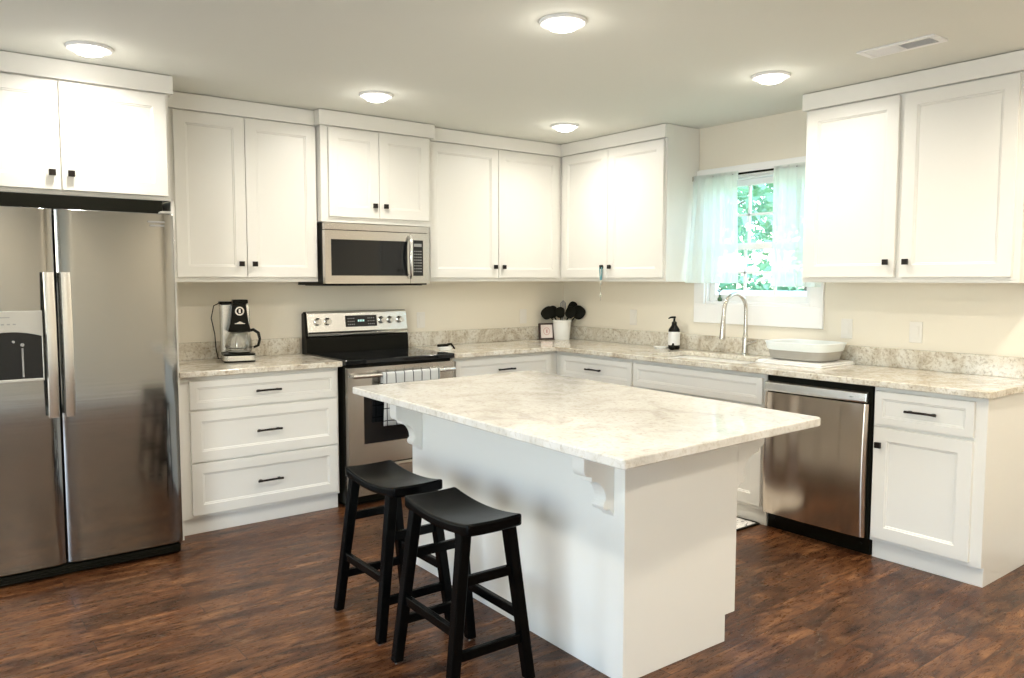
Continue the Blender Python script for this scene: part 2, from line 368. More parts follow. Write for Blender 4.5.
# unseen glazed openings: patio door and added side window
w2 = bpy.data.objects.new('door_1', None); COL.objects.link(w2); w2['kind'] = 'structure'; w2.location = (XL, -4.4, 0)
b = NB()
for y0, y1 in ((-1.2, -1.12), (-.05, .05), (1.12, 1.2)): box(b, -.1, -.02, y0, y1, .02, 2.1)
for y0, y1 in ((-1.12, -.05), (.05, 1.12)): box(b, -.1, -.02, y0, y1, .02, .12); box(b, -.1, -.02, y0, y1, 2.0, 2.1)
link('door_frame', b, 'trim', w2)

w3 = bpy.data.objects.new('added_window', None); COL.objects.link(w3); w3['kind'] = 'structure'; w3.location = (XL, -.95, .6)  # added window out of view, framing the dishwasher streak light
b = NB()
for y0, y1 in ((-.35, -.30), (.30, .35)): box(b, -.1, -.03, y0, y1, 0, 1.5)
for z0 in (0, .72, 1.44): box(b, -.1, -.03, -.30, .30, z0, z0+.06)
link('added_window_frame', b, 'trim', w3)

# ------------------------------------------------------------------ cabinet hardware and builders
def knob(par, x, z, yf, m='bronze'):
    b = NB(); lathe(b, [(.006, 0), (.006, -.014)], (x, yf, z), 12, ax='y')
    o = link('knob', b, m, par, bevel=0)
    bm = NB(); box(bm, x-.0145, x+.0145, yf-.027, yf-.013, z-.0145, z+.0145)
    b2 = bmesh.new(); b2.from_mesh(o.data); me = bpy.data.meshes.new('t'); bm.to_mesh(me); b2.from_mesh(me); b2.to_mesh(o.data); bm.free(); b2.free()
    bv = o.modifiers.new('bevel', 'BEVEL'); bv.width = .003; bv.segments = 2; bv.limit_method = 'ANGLE'
    return o
def pull(par, x, z, yf, L=.145):
    b = NB()
    for s in (-1, 1): box(b, x+s*L*.37-.006, x+s*L*.37+.006, yf-.024, yf, z-.005, z+.005)
    tube(b, [(x-L/2, yf-.026, z), (x-L*.3, yf-.028, z+.001), (x, yf-.030, z+.002), (x+L*.3, yf-.028, z+.001), (x+L/2, yf-.026, z)], [.0065, .0055, .006, .0055, .0065], 8)
    return link('pull', b, 'bronze', par, smooth=True)
def door(par, x0, x1, z0, z1, yf, knobside=None, kz='low', st=.062):
    b = NB(); shaker(b, x0, x1, z0, z1, yf, st=st); o = link('door', b, 'cab', par)
    if knobside:
        x = x0+.037 if knobside == 'l' else x1-.037
        knob(o, x, z0+.078 if kz == 'low' else z1-.085, yf)
    return o
def drawer(par, x0, x1, z0, z1, yf, st=.05, h=True, pz=None):
    b = NB(); shaker(b, x0, x1, z0, z1, yf, st=st); o = link('drawer', b, 'cab', par)
    if h: pull(o, (x0+x1)/2, pz or (z0+z1)/2, yf+.0035 if st < (z1-z0)/2-.02 else yf)
    return o
R90 = -math.pi/2
def upper(label, loc, rz, x0, x1, dep, z0, doors, crown=(0,0,0), zdt=2.325, kz='low', rail=True):
    """wall cabinet in its own frame: x along the wall, -y into the room. doors: (x0,x1,z0,z1,knobside)"""
    t = thing('wall_cabinet', label, 'cabinet', loc, rz)
    b = NB(); box(b, x0, x1, -dep, -.001, z0+.012, ZC-.003)
    box(b, x0, x1, -dep, -dep+.02, z0, z0+.012); box(b, x0, x0+.018, -dep+.02, -.001, z0, z0+.012); box(b, x1-.018, x1, -dep+.02, -.001, z0, z0+.012)
    link('carcass', b, 'cab', t, bevel=.0015)
    for d in doors: door(t, *d[:4], -dep-.02, d[4])
    cl, cr, pj = crown
    b = NB(); zb = 2.333; y = -dep-.02-pj
    box(b, x0-cl, x1+cr, y, -dep, zb, ZC-.004)
    if cl: box(b, x0-cl, x0, -dep, -.02, zb, ZC-.004)
    if cr: box(b, x1, x1+cr, -dep, -.02, zb, ZC-.004)
    link('crown', b, 'cab', t, bevel=.003)
    return t
# over the fridge, left back, over the microwave, back corner, right wall corner, right of the window
upper('deep white two-door cabinet above the stainless fridge', (-4.29, 0, 0), 0, 0, 1.008, .649, 1.795,
      [(.032, .509, 1.817, 2.325, 'r'), (.515, .992, 1.817, 2.325, 'l')], (0, .018, .012))
upper('tall white two-door wall cabinet above the coffee maker', (-3.265, 0, 0), 0, 0, .925, .327, 1.377,
      [(.083, .475, 1.405, 2.325, 'r'), (.479, .914, 1.405, 2.325, 'l')], (0, 0, .006))
upper('short white two-door wall cabinet above the microwave', (-2.34, 0, 0), 0, 0, .785, .393, 1.748,
      [(.045, .389, 1.782, 2.325, 'r'), (.393, .764, 1.782, 2.325, 'l')], (.02, .02, .012))
upper('white two-door wall cabinet left of the room corner, beside the microwave', (-1.555, 0, 0), 0, 0, 1.554, .327, 1.377,
      [(.0255, .6095, 1.405, 2.325, 'r'), (.6135, 1.1935, 1.405, 2.325, 'l')], (0, -.33, .006))
upper('white two-door wall cabinet left of the window, a teal charm on its knob', (0, -.33, 0), R90, 0, 1.069, .327, 1.377,
      [(.0345, .5265, 1.405, 2.325, 'r'), (.5305, 1.052, 1.405, 2.325, 'l')], (0, .0, .006))
upper('large white two-door wall cabinet right of the window', (0, -2.412, 0), R90, 0, 1.10, .327, 1.377,
      [(.020, .529, 1.405, 2.325, 'r'), (.5565, 1.070, 1.405, 2.325, 'l')], (.012, .0, .010))

def base(label, loc, rz, x0, x1, notch=True, left_panel=False):
    t = thing('base_cabinet', label, 'cabinet', loc, rz)
    b = NB()
    prism(b, [(-.002, 0), (-.002, .871), (-.60, .871), (-.60, .092), (-.574, .092), (-.574, 0)], 'x', x0, x1)
    link('carcass', b, 'cab', t, bevel=.0015)
    return t
FY = -.62
t = base('white three-drawer base cabinet between fridge and stove', (-3.262, 0, 0), 0, 0, .917)
drawer(t, .052, .902, .692, .846, FY, .036); drawer(t, .052, .902, .405, .680, FY, .055); drawer(t, .052, .902, .112, .395, FY, .055)
t = base('white base cabinet right of the stove, partly hidden behind the island', (-1.553, 0, 0), 0, 0, 1.552)
drawer(t, .049, .882, .692, .846, FY, .036); door(t, .049, .463, .112, .680, FY, 'r', 'high'); door(t, .467, .882, .112, .680, FY, 'l', 'high')
t = base('white single-drawer base cabinet at the inside corner, left of the sink', (0, -.6, 0), R90, 0.002, .777)
drawer(t, .068, .772, .686, .846, FY, .036); door(t, .068, .418, .112, .674, FY, 'r', 'high'); door(t, .422, .772, .112, .674, FY, 'l', 'high')
t = base('white sink base cabinet under the window beside the dishwasher', (0, -1.378, 0), R90, 0, 1.006)
drawer(t, .010, .989, .695, .846, FY, .036, False); door(t, .010, .495, .115, .683, FY, 'r', 'high'); door(t, .499, .989, .115, .683, FY, 'l', 'high')
t = base('white end base cabinet with one drawer over one door, right of dishwasher', (0, -2.997, 0), R90, 0, .513)
drawer(t, .012, .464, .683, .848, FY, .036); door(t, .012, .464, .112, .668, FY, None)
d = [c for c in t.children if c.name.startswith('door')][0]; knob(d, .042, .583, FY)

# ------------------------------------------------------------------ countertops
ZT, ZU = .9036, .872
def counter(label, outer, holes, splash):
    t = thing('countertop', label, 'countertop', (0, 0, 0))
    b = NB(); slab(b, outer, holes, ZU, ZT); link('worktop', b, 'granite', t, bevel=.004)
    b = NB()
    for s in splash: box(b, *s, ZT, 1.008)
    link('backsplash', b, 'granite', t, bevel=.002)
    return t
counter('short speckled granite countertop under the coffee maker', [(-3.268, -.002), (-2.338, -.002), (-2.338, -.6545), (-3.268, -.6545)], [], [(-3.268, -2.338, -.022, -.001)])
ye = -3.538
SINK = (-.545, -.145, -2.185, -1.44)
outer = [(-1.557, -.002), (-.002, -.002), (-.002, ye)] + [(-.6545+.03-.03*math.sin(math.radians(a)), ye+.03-.03*math.cos(math.radians(a))) for a in range(0, 91, 15)] + [(-.6545, -.6545), (-1.557, -.6545)]
counter('long L-shaped speckled granite countertop running from stove past the sink', outer, [rrect(SINK[0], SINK[1], SINK[2], SINK[3], .05)],
        [(-1.557, -.022, -.022, -.001), (-.022, -.001, ye, -.001)])
# sink bowl
t = thing('kitchen_sink', 'undermount stainless sink set in granite below the window', 'sink', (-.345, -1.81, ZU))
b = NB(); hx, hy = .205, .378
loops = []
for (dx, z, r) in ((.03, -.002, .07), (0, -.002, .055), (-.004, -.17, .055), (-.03, -.19, .04)):
    loops.append([b.verts.new((x, y, z)) for x, y in rrect(-hx-dx, hx+dx, -hy-dx, hy+dx, r)])
for a, c in zip(loops, loops[1:]):
    for i in range(len(a)): b.faces.new((a[i], a[(i+1) % len(a)], c[(i+1) % len(a)], c[i]))
b.faces.new(loops[-1])
o = link('basin', b, 'sinksteel', t, smooth=True); sm = o.modifiers.new('thick', 'SOLIDIFY'); sm.thickness = .0015; sm.offset = 0
b = NB(); lathe(b, [(.042, -.1895), (.042, -.186), (.03, -.184), (.012, -.187)], n=24); link('drain', b, 'chrome', t, smooth=True)
# faucet
t = thing('faucet', 'tall brushed nickel gooseneck faucet behind the sink', 'faucet', (-.075, -1.86, ZT))
b = NB(); lathe(b, [(.028, 0), (.028, .008), (.020, .014), (.019, .11), (.016, .125), (.014, .13)], n=24); link('body', b, 'nickel', t, smooth=True)
b = NB(); pts = [(0, 0, .12), (0, 0, .22), (0, 0, .30)]
for k in range(1, 13):
    a = math.pi*k/12; pts.append((-.105+.105*math.cos(a), .012*k/12, .30+.098*math.sin(a)))
pts.append((-.212, .014, .25))
tube(b, pts, .0128, 14); link('spout', b, 'nickel', t, smooth=True)
b = NB(); tube(b, [(-.211, .014, .262), (-.213, .014, .25), (-.216, .015, .18), (-.219, .016, .12), (-.22, .016, .11)], [.0125, .0145, .0165, .0195, .018], 16); link('spray_head', b, 'nickel', t, smooth=True)
b = NB(); tube(b, [(0, -.012, .075), (0, -.03, .078), (-.004, -.06, .085), (-.01, -.095, .097)], [.014, .012, .010, .009], 12); link('lever_handle', b, 'nickel', t, smooth=True)

# ------------------------------------------------------------------ refrigerator
t = thing('refrigerator', 'large stainless steel side-by-side refrigerator at the left', 'refrigerator', (-4.235, 0, 0))
b = NB(); box(b, .006, .900, -.76, -.03, .02, 1.700); link('case', b, 'fcase', t, bevel=.004)
boxo('dark_gap_block', .006, .888, -.74, -.05, 1.701, 1.786, 'blackmat', t, .003)  # black block added to keep the gap under the cabinet dark
def fdoor(x0, x1, name, holes=None):
    # front gently crowned, rounded vertical edges
    b = NB(); z0, z1 = .062, 1.713; n = 14; th = .078
    prof = []
    for k in range(n+1):
        u = k/n; x = x0+(x1-x0)*u
        e = min(u, 1-u)*(x1-x0); y = -.851+.006*(2*u-1)**2
        if e < .012: y += (.012-e)
        prof.append((x, y))
    prof = [(x0, -.765)] + prof + [(x1, -.765)]
    prism(b, prof, 'z', z0, z1)
    return link(name, b, 'fridge', t, smooth=True, bevel=.003)
L = fdoor(.003, .389, 'freezer_door'); Rr = fdoor(.395, .913, 'refrigerator_door')
def fhandle(par, x, dirx):
    b = NB(); z0, z1 = .765, 1.425; pts = []
    for k in range(15):
        u = k/14; pts.append((x, -.893-.016*math.sin(math.pi*u), z0+(z1-z0)*u))
    rings = []
    for p in pts:
        rings.append([b.verts.new((p[0]+dx, p[1]+dy, p[2])) for dx, dy in ((-.022, .006), (-.019, -.006), (0, -.010), (.019, -.006), (.022, .006), (0, .008))])
    for a, c in zip(rings, rings[1:]):
        for i in range(6): b.faces.new((a[i], a[(i+1) % 6], c[(i+1) % 6], c[i]))
    b.faces.new(rings[0][::-1]); b.faces.new(rings[-1])
    for z in (z0+.02, z1-.02): box(b, x-.011, x+.011, -.895, -.845, z-.018, z+.018)
    tag(link('handle', b, 'steel_light', par, smooth=True), 'bright curved vertical bar handle')
fhandle(L, .358, -1); fhandle(Rr, .424, 1)
# dispenser on the freezer door: built in front of the door skin as a raised bezel round a dark recess
b = NB(); x0, x1, z0, z1 = .075, .330, .935, 1.252; y = -.8505
xs = [x0+(x1-x0)*k/10 for k in range(11)]
def arch(u): return 1.158-.022*(2*u-1)**2
prism(b, [(x0, z1), (x1, z1)] + [(x0+(x1-x0)*u, arch(u)) for u in [1-k/10 for k in range(11)]], 'y', -.862, -.84)
box(b, x0, x0+.005, -.860, -.84, z0, arch(0)); box(b, x1-.005, x1, -.860, -.84, z0, arch(1)); box(b, x0+.005, x1-.005, -.866, -.84, z0, z0+.012)
dsp = link('ice_dispenser', b, 'greypl', L, bevel=.002)
b = NB(); box(b, x0+.005, x1-.005, -.8545, -.845, z0+.012, 1.16); link('dispenser_recess', b, 'glassblack', dsp)
b = NB(); box(b, x1-.085, x1-.078, -.860, -.8545, z0+.02, 1.085); lathe(b, [(.008, -.862), (.008, -.852)], (x1-.0815, 0, 1.10), 12, ax='y'); lathe(b, [(.006, -.862), (.006, -.852)], (x1-.115, 0, 1.115), 12, ax='y'); link('dispenser_paddle', b, 'grey_mark', dsp)
b = NB(); box(b, x0+.02, x1-.125, -.8628, -.862, 1.222, 1.226)
for k in range(6): box(b, x0+.03+k*.022, x0+.042+k*.022, -.8628, -.862, 1.19, 1.196)
link('control_markings', b, 'grey_mark', dsp)
b = NB(); box(b, .79, .868, -.8535, -.846, 1.668, 1.676); box(b, .80, .866, -.8535, -.846, 1.650, 1.658); link('badge', b, 'grey_mark', Rr)
b = NB()
prism(b, [(-.835, .012), (-.838, .05), (-.80, .058), (-.74, .058), (-.74, .005), (-.80, .0)], 'x', .004, .9)
for k in range(3): box(b, .02, .86, -.8405, -.836, .018+k*.011, .022+k*.011)
link('base_grille', b, 'black', t, bevel=.002)
for hx in (.855, .006): boxo('hinge_cover', hx, hx+.045, -.845, -.79, 1.714, 1.726, 'greypl', t, .003)
# panel closing the recess beside the fridge
t = boxo('end_panel', 0, .018, -.645, -.002, 0, 1.794, 'cab', None); t.location = (-3.2835, 0, 0)
tag(t, 'narrow white upright panel between the fridge and the drawer cabinet', 'panel')

# ------------------------------------------------------------------ stove
t = thing('stove', 'stainless electric stove with black glass cooktop and backguard', 'stove', (-2.327, 0, 0))
Wd = .762
b = NB(); box(b, 0, Wd, -.645, -.03, .03, .878); box(b, .03, Wd-.03, -.60, -.05, 0, .03); link('body', b, 'black', t, bevel=.002)
b = NB(); box(b, -.008, Wd+.008, -.688, -.10, .880, .911)
ct = link('cooktop', b, 'glassblack', t, bevel=.006, seg=3)
b = NB()
for cx, cy, r in ((.20, -.50, .115), (.57, -.50, .085), (.20, -.24, .075), (.57, -.24, .105), (.385, -.20, .05)):
    for rr in (r, r*.62):
        n = 48
        vi = [b.verts.new((cx+(rr-.0035)*math.cos(2*math.pi*k/n), cy+(rr-.0035)*math.sin(2*math.pi*k/n), .9114)) for k in range(n)]
        vo = [b.verts.new((cx+rr*math.cos(2*math.pi*k/n), cy+rr*math.sin(2*math.pi*k/n), .9114)) for k in range(n)]
        for k in range(n): b.faces.new((vi[k], vo[k], vo[(k+1) % n], vi[(k+1) % n]))
link('burner_ring', b, 'burner', ct)
# backguard: black lower section, stainless leaning control panel with black ends
b = NB(); prism(b, [(-.02, .88), (-.02, 1.165), (-.055, 1.180), (-.075, 1.16), (-.085, 1.02), (-.10, 1.005), (-.105, .911), (-.10, .88)], 'x', 0, Wd); bgd = link('backguard', b, 'black', t, bevel=.003)
b = NB(); prism(b, [(-.06, 1.178), (-.078, 1.168), (-.098, 1.045), (-.108, 1.030), (-.105, 1.018), (-.085, 1.018), (-.06, 1.172)], 'x', .012, Wd-.004); cp = link('control_panel', b, 'steel_light', t, bevel=.002)
def on_panel(z): # y of the panel face at height z
    return -.078-(1.168-z)/.123*.020
b = NB()
for zz in (0,): 
    v = [b.verts.new(p) for p in ((.284, on_panel(1.148)-.002, 1.148), (.520, on_panel(1.148)-.002, 1.148), (.520, on_panel(1.072)-.002, 1.072), (.284, on_panel(1.072)-.002, 1.072))]
    f = b.faces.new(v); e = bmesh.ops.extrude_face_region(b, geom=[f]); bmesh.ops.translate(b, vec=(0, .004, 0), verts=[g for g in e['geom'] if isinstance(g, bmesh.types.BMVert)])
disp = link('display', b, 'glassblack', cp)
for xs_ in (.300, .450):
    b = NB()
    for k in range(4):
        for r in range(3): zz = 1.085+r*.020; x = xs_+k*.014; box(b, x, x+.007, on_panel(zz)-.0032, on_panel(zz)-.0022, zz, zz+.006)
    link('touch_keys', b, 'grey_mark', disp)
b = NB()
for k in range(4): zz = 1.105; box(b, .375+k*.013, .383+k*.013, on_panel(zz)-.0032, on_panel(zz)-.0022, zz, zz+.014)
link('clock_digits', b, 'digits', disp)
for x in (.083, .154, .557, .624, .700):
    b = NB(); z = 1.112; y = on_panel(z)
    lathe(b, [(.026, y+.002), (.026, y-.004), (.021, y-.008), (.019, y-.026), (.016, y-.029)], (x, 0, z), 24, ax='y'); box(b, x-.004, x+.004, y-.034, y-.028, z-.019, z+.019)
    link('knob', b, 'steel_light', t, smooth=True)
# oven door
b = NB(); xa, xb, za, zb = .005, Wd-.005, .262, .862
wx0, wx1, wz0, wz1 = .108, .654, .392, .742
box(b, xa, wx0, -.688, -.646, za, zb); box(b, wx1, xb, -.688, -.646, za, zb); box(b, wx0, wx1, -.688, -.646, za, wz0); box(b, wx0, wx1, -.688, -.646, wz1, zb)
bmesh.ops.remove_doubles(b, verts=b.verts, dist=1e-5)
od = link('oven_door', b, 'steel', t)
boxo('oven_window', wx0, wx1, -.685, -.65, wz0, wz1, 'glassblack', od, 0)
b = NB(); tube(b, [(.02, -.728, .815), (.10, -.738, .815), (.38, -.742, .815), (.66, -.738, .815), (.742, -.728, .815)], [.012, .013, .013, .013, .012], 16)
for x in (.045, .717): box(b, x-.014, x+.014, -.732, -.688, .803, .827)
link('handle', b, 'steel_light', od, smooth=True)
b = NB(); box(b, .005, Wd-.005, -.682, -.646, .07, .252); box(b, .05, Wd-.05, -.688, -.682, .232, .246)
link('storage_drawer', b, 'steel', t, bevel=.003)
# tea towel over the oven handle
t = thing('tea_towel', 'white and grey squared tea towel hanging on the oven door handle', 'towel', (-2.327, -.742, .815))
b = NB(); rows = []
path = [(.021, -.16), (.019, -.08), (.017, 0)] + [(.017*math.cos(math.radians(a)), .017*math.sin(math.radians(a))) for a in range(20, 181, 20)] + [(-.018, -.06), (-.020, -.15), (-.018, -.22), (-.021, -.31)]
N = 24
for k in range(N+1):
    u = k/N; x = .205+.405*u
    if k > 0: pass
    rows.append([b.verts.new((x+.004*math.sin(9*p[1]*3+u*6), p[0]+(.003*math.sin(u*22) if p[1] < -.03 and p[0] < 0 else 0), p[1])) for p in path])
for a, c in zip(rows, rows[1:]):
    for i in range(len(a)-1): b.faces.new((a[i], a[i+1], c[i+1], c[i]))
o = link('cloth', b, 'towel', t, smooth=True); sm = o.modifiers.new('thick', 'SOLIDIFY'); sm.thickness = .0025; sm.offset = 1

# ------------------------------------------------------------------ microwave
t = thing('microwave', 'stainless over-the-range microwave mounted above the stove', 'microwave', (-2.338, 0, 1.356))
Wm = .750; H = .386
b = NB(); box(b, 0, Wm, -.395, -.003, 0, H); link('body', b, 'black', t, bevel=.002)
b = NB(); yf = -.432
wx0, wx1, wz0, wz1 = .040, .580, .060, .285; px0, px1 = .618, .700
def frame(b, X0, X1, Z0, Z1, hx0, hx1, hz0, hz1, y0, y1):
    box(b, X0, hx0, y0, y1, Z0, Z1); box(b, hx1, X1, y0, y1, Z0, Z1); box(b, hx0, hx1, y0, y1, Z0, hz0); box(b, hx0, hx1, y0, y1, hz1, Z1)
    bmesh.ops.remove_doubles(b, verts=b.verts, dist=1e-5)
frame(b, 0, .600, .010, .340, wx0, wx1, wz0, wz1, yf, -.396); dr = link('door', b, 'steel', t)
boxo('window', wx0, wx1, yf+.002, yf+.02, wz0, wz1, 'glassblack', dr, 0)
b = NB(); box(b, 0, Wm, yf, -.396, .343, H); link('vent_panel', b, 'steel', t, bevel=.003)
b = NB(); frame(b, .603, Wm, .010, .340, px0, px1, .060, .295, yf, -.396); cpn = link('control_panel', b, 'steel', t)
kp = boxo('keypad', px0, px1, yf+.001, yf+.01, .060, .295, 'glassblack', cpn, 0)
b = NB()
for r in range(8):
    for c in range(4): box(b, px0+.012+c*.016, px0+.021+c*.016, yf-.0003, yf+.0006, .085+r*.019, .092+r*.019)
box(b, px0+.012, px1-.012, yf-.0003, yf+.0006, .252, .272)
link('buttons', b, 'grey_mark', kp)
b = NB(); pts = [(.598-.016*math.sin(math.pi*k/12), yf-.012-.034*math.sin(math.pi*k/12)**.6, .045+.275*k/12) for k in range(13)]
tube(b, pts, [.009]+[.012]*11+[.009], 12)
for z in (.052, .313): box(b, .590, .606, yf-.014, yf, z-.01, z+.01)
link('handle', b, 'steel_light', dr, smooth=True)
boxo('vent_grille', .03, Wm-.03, -.38, -.05, -.004, 0, 'blackmat', t, 0)

# ------------------------------------------------------------------ dishwasher
t = thing('dishwasher', 'stainless steel dishwasher under the granite beside the sink cabinet', 'dishwasher', (0, -2.387, 0), R90)
b = NB(); box(b, .002, .600, -.60, -.03, .09, .868); link('tub', b, 'blackmat', t, bevel=.002)
b = NB(); box(b, .004, .598, -.57, -.52, 0, .12); lathe(b, [(.006, -.574), (.006, -.568)], (.05, 0, .05), 12, ax='y'); lathe(b, [(.006, -.574), (.006, -.568)], (.55, 0, .05), 12, ax='y'); link('kickplate', b, 'black', t, bevel=.002)
b = NB(); n, q = 16, 60; G = []
for k in range(n+1):
    u = k/n; z = .098+(.775-.098)*u; row = []
    for i in range(q+1):
        v = i/q; x = .001+(.590-.001)*v; edge = min(1, min(v, 1-v)*30)
        row.append(b.verts.new((x, -.618-.012*math.sin(math.pi*u)-.006*math.sin(math.pi*v)-.0016*math.sin(v*17+.4*u)-.012*math.sin(edge*math.pi/2), z)))
    G.append(row)
for k in range(n):
    for i in range(q): b.faces.new((G[k][i], G[k][i+1], G[k+1][i+1], G[k+1][i]))
rim = [G[0][i] for i in range(q+1)] + [G[k][q] for k in range(1, n+1)] + [G[n][i] for i in range(q-1, -1, -1)] + [G[k][0] for k in range(n-1, 0, -1)]
bk = [b.verts.new((v.co.x, -.602, v.co.z)) for v in rim]
for i in range(len(rim)): b.faces.new((rim[i], rim[(i+1) % len(rim)], bk[(i+1) % len(rim)], bk[i]))
b.faces.new(bk)
link('door_panel', b, 'steelv', t, smooth=True)
b = NB(); prism(b, [(-.602, .782), (-.634, .782), (-.638, .79), (-.634, .828), (-.615, .836), (-.602, .836)], 'x', .006, .585); cs = link('control_strip', b, 'steel_light', t, bevel=.002)
b = NB(); box(b, .50, .516, -.6385, -.637, .803, .807); link('indicator', b, 'grey_mark', cs)

# ------------------------------------------------------------------ island
IA = (-2.486, -3.1197); IR = -.0157
t = thing('kitchen_island', 'white kitchen island with a pale granite top and carved corbels', 'kitchen island', (IA[0], IA[1], 0), IR)
BW, BL, BZ = .608, 1.445, .838
b = NB(); prism(b, [(0, 0), (BW-.058, 0), (BW-.058, .105), (BW, .105), (BW, BZ), (0, BZ)], 'y', 0, BL); link('cabinet_body', b, 'cab', t, bevel=.0015)
inv = (Matrix.Translation((IA[0], IA[1], 0)) @ Matrix.Rotation(IR, 4, 'Z')).inverted()
quad = [(-2.749, -3.366), (-1.634, -3.332), (-1.547, -1.464), (-2.684, -1.475)]
ql = [(inv @ Vector((x, y, 0))).xy for x, y in quad]
# round the corners of the top
out = []
for i in range(4):
    p, a, c = ql[i], ql[i-1], ql[(i+1) % 4]; r = .03 if i == 1 else .014
    d1 = (a-p).normalized(); d2 = (c-p).normalized()
    for k in range(6):
        s = k/5; q = p+d1*r*(1-s)**2+d2*r*s**2; out.append((q.x, q.y))
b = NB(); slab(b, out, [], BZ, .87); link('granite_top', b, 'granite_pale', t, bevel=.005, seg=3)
def corbel(x0, y0, sgn, pj=.15, h=.26, th=.06):
    """scroll bracket: projects along sgn*x from x0; profile in x,z"""
    P = [(0, 0), (pj, 0), (pj, -.078)]
    for k in range(1, 6):     # rounded nose
        a = math.radians(90*k/5); P.append((pj-.022+.022*math.cos(a), -.078-.026*math.sin(a)))
    P += [(pj-.034, -.106), (pj-.036, -.122)]
    x1_, z1_, x2_, z2_ = pj-.036, -.122, .040, -.196      # concave sweep
    for k in range(1, 9):
        a = math.radians(90*k/8); P.append((x1_+(x2_-x1_)*math.sin(a), z1_+(z2_-z1_)*(1-math.cos(a))))
    for k in range(0, 7):     # lower bead
        a = math.radians(50-170*k/6); P.append((.034+.018*math.cos(a), -.214+.018*math.sin(a)))
    P += [(.008, -h+.016), (0, -h)]
    P = [(x0+sgn*p[0], BZ+p[1]) for p in P]
    b = NB(); prism(b, P, 'y', y0, y0+th)
    link('corbel', b, 'cab', t, bevel=.003)
corbel(0, .050, -1, .142); corbel(0, BL-.098, -1, .142)
corbel(BW, .002, 1, .17); corbel(BW, BL-.062, 1, .17)
for x0 in (.03, .50, .97):
    b = NB(); box(b, BW, BW+.02, x0, x0+.44, .135, .66); link('door', b, 'cab', t, bevel=.002)
    b = NB(); box(b, BW, BW+.02, x0, x0+.44, .675, .80); link('drawer', b, 'cab', t, bevel=.002)

# ------------------------------------------------------------------ stools
def make_stool():
    t = thing('bar_stool', 'black saddle seat wooden stool nearer the camera', 'stool', (0, 0, 0), 0, 'saddle stools along the island')
    b = NB(); nx, ny = 8, 22; LX, LY, th = .113, .216, .036; top = []; bot = []
    def sag(x, y): return .583+.023*(abs(y)/LY)**2.0-.004*(1-(x/LX)**2)
    for i in range(ny+1):
        y = -LY+2*LY*i/ny; rt = []; rb = []
        for j in range(nx+1):
            x = -LX+2*LX*j/nx
            k = 1 if abs(abs(y)-LY) > 1e-6 else .97
            rt.append(b.verts.new((x*k, y, sag(x, y)))); rb.append(b.verts.new((x*k, y, sag(x, y)-th-(0.006 if abs(y) > LY*.8 else 0))))
        top.append(rt); bot.append(rb)
    for i in range(ny):
        for j in range(nx):
            b.faces.new((top[i][j], top[i][j+1], top[i+1][j+1], top[i+1][j])); b.faces.new((bot[i][j], bot[i+1][j], bot[i+1][j+1], bot[i][j+1]))
    for i in range(ny):
        b.faces.new((top[i][0], top[i+1][0], bot[i+1][0], bot[i][0])); b.faces.new((top[i][-1], bot[i][-1], bot[i+1][-1], top[i+1][-1]))
    for j in range(nx):
        b.faces.new((top[0][j], bot[0][j], bot[0][j+1], top[0][j+1])); b.faces.new((top[-1][j], top[-1][j+1], bot[-1][j+1], bot[-1][j]))
    link('seat', b, 'stool', t, smooth=True, bevel=.009, seg=3)
    tx, ty, fx, fy = .088, .160, .160, .188
    def leg_at(sx, sy, z): k = z/.58; return Vector((sx*(fx+(tx-fx)*k), sy*(fy+(ty-fy)*k), z))
    for sx in (-1, 1):
        for sy in (-1, 1):
            b = NB(); beam(b, leg_at(sx, sy, .004), leg_at(sx, sy, .585), .036, .036, w1=.040, d1=.040)
            lg = link('leg', b, 'stool', t, bevel=.004)
            b = NB(); lathe(b, [(.010, 0), (.011, .005), (.008, .008)], (sx*fx, sy*fy, 0), 12); link('foot_cap', b, 'chrome', lg)
    for sy in (-1, 1):
        for z in (.40, .155): b = NB(); bar(b, leg_at(-1, sy, z), leg_at(1, sy, z), .034, .020); link('stretcher', b, 'stool', t, bevel=.003)
    for sx in (-1, 1): b = NB(); bar(b, leg_at(sx, -1, .235), leg_at(sx, 1, .235), .034, .020); link('stretcher', b, 'stool', t, bevel=.003)
    return t
s1 = make_stool(); s1.location = (-2.868, -2.695, 0); s1.rotation_euler = (0, 0, -.03)
dup(s1, (-2.838, -2.150, 0), -.01, 'black saddle seat wooden stool farther back, nearer the stove')

# ------------------------------------------------------------------ ceiling lights and vent
t = thing('recessed_light', 'x', 'ceiling light', (0, 0, ZC), 0, 'recessed ceiling lights')
b = NB(); lathe(b, [(.094, 0), (.096, -.006), (.090, -.013), (.073, -.012), (.070, -.006)], n=40, caps=False); link('trim_ring', b, 'trim', t, smooth=True)
b = NB(); lathe(b, [(.072, -.006), (.068, -.018), (.054, -.030), (.030, -.038), (.008, -.040)], n=32); link('lens', b, 'lens', t, smooth=True)
spots = [((-2.247, -2.519), 'round ceiling light above the island, nearest the camera'), ((-3.691, -.968), 'round ceiling light in front of the fridge cabinet'),
         ((-2.247, -.941), 'round ceiling light in front of the microwave cabinet'), ((-.816, -.922), 'round ceiling light nearest the room corner'),
         ((-.849, -2.53), 'round ceiling light in front of the window and air vent')]
hidden = [((-3.69, -2.52), 'added unseen fill light behind the stools, above the open floor'), ((-2.25, -4.1), 'added unseen fill light above the floor just beyond the island end'),  # out-of-view lights added to brighten the room
          ((-.85, -4.1), 'added unseen fill light beyond the end of the long counter'), ((-3.69, -5.6), 'added unseen fill light near the rear wall, left'), ((-1.5, -5.6), 'added unseen fill light near the rear wall, right')]
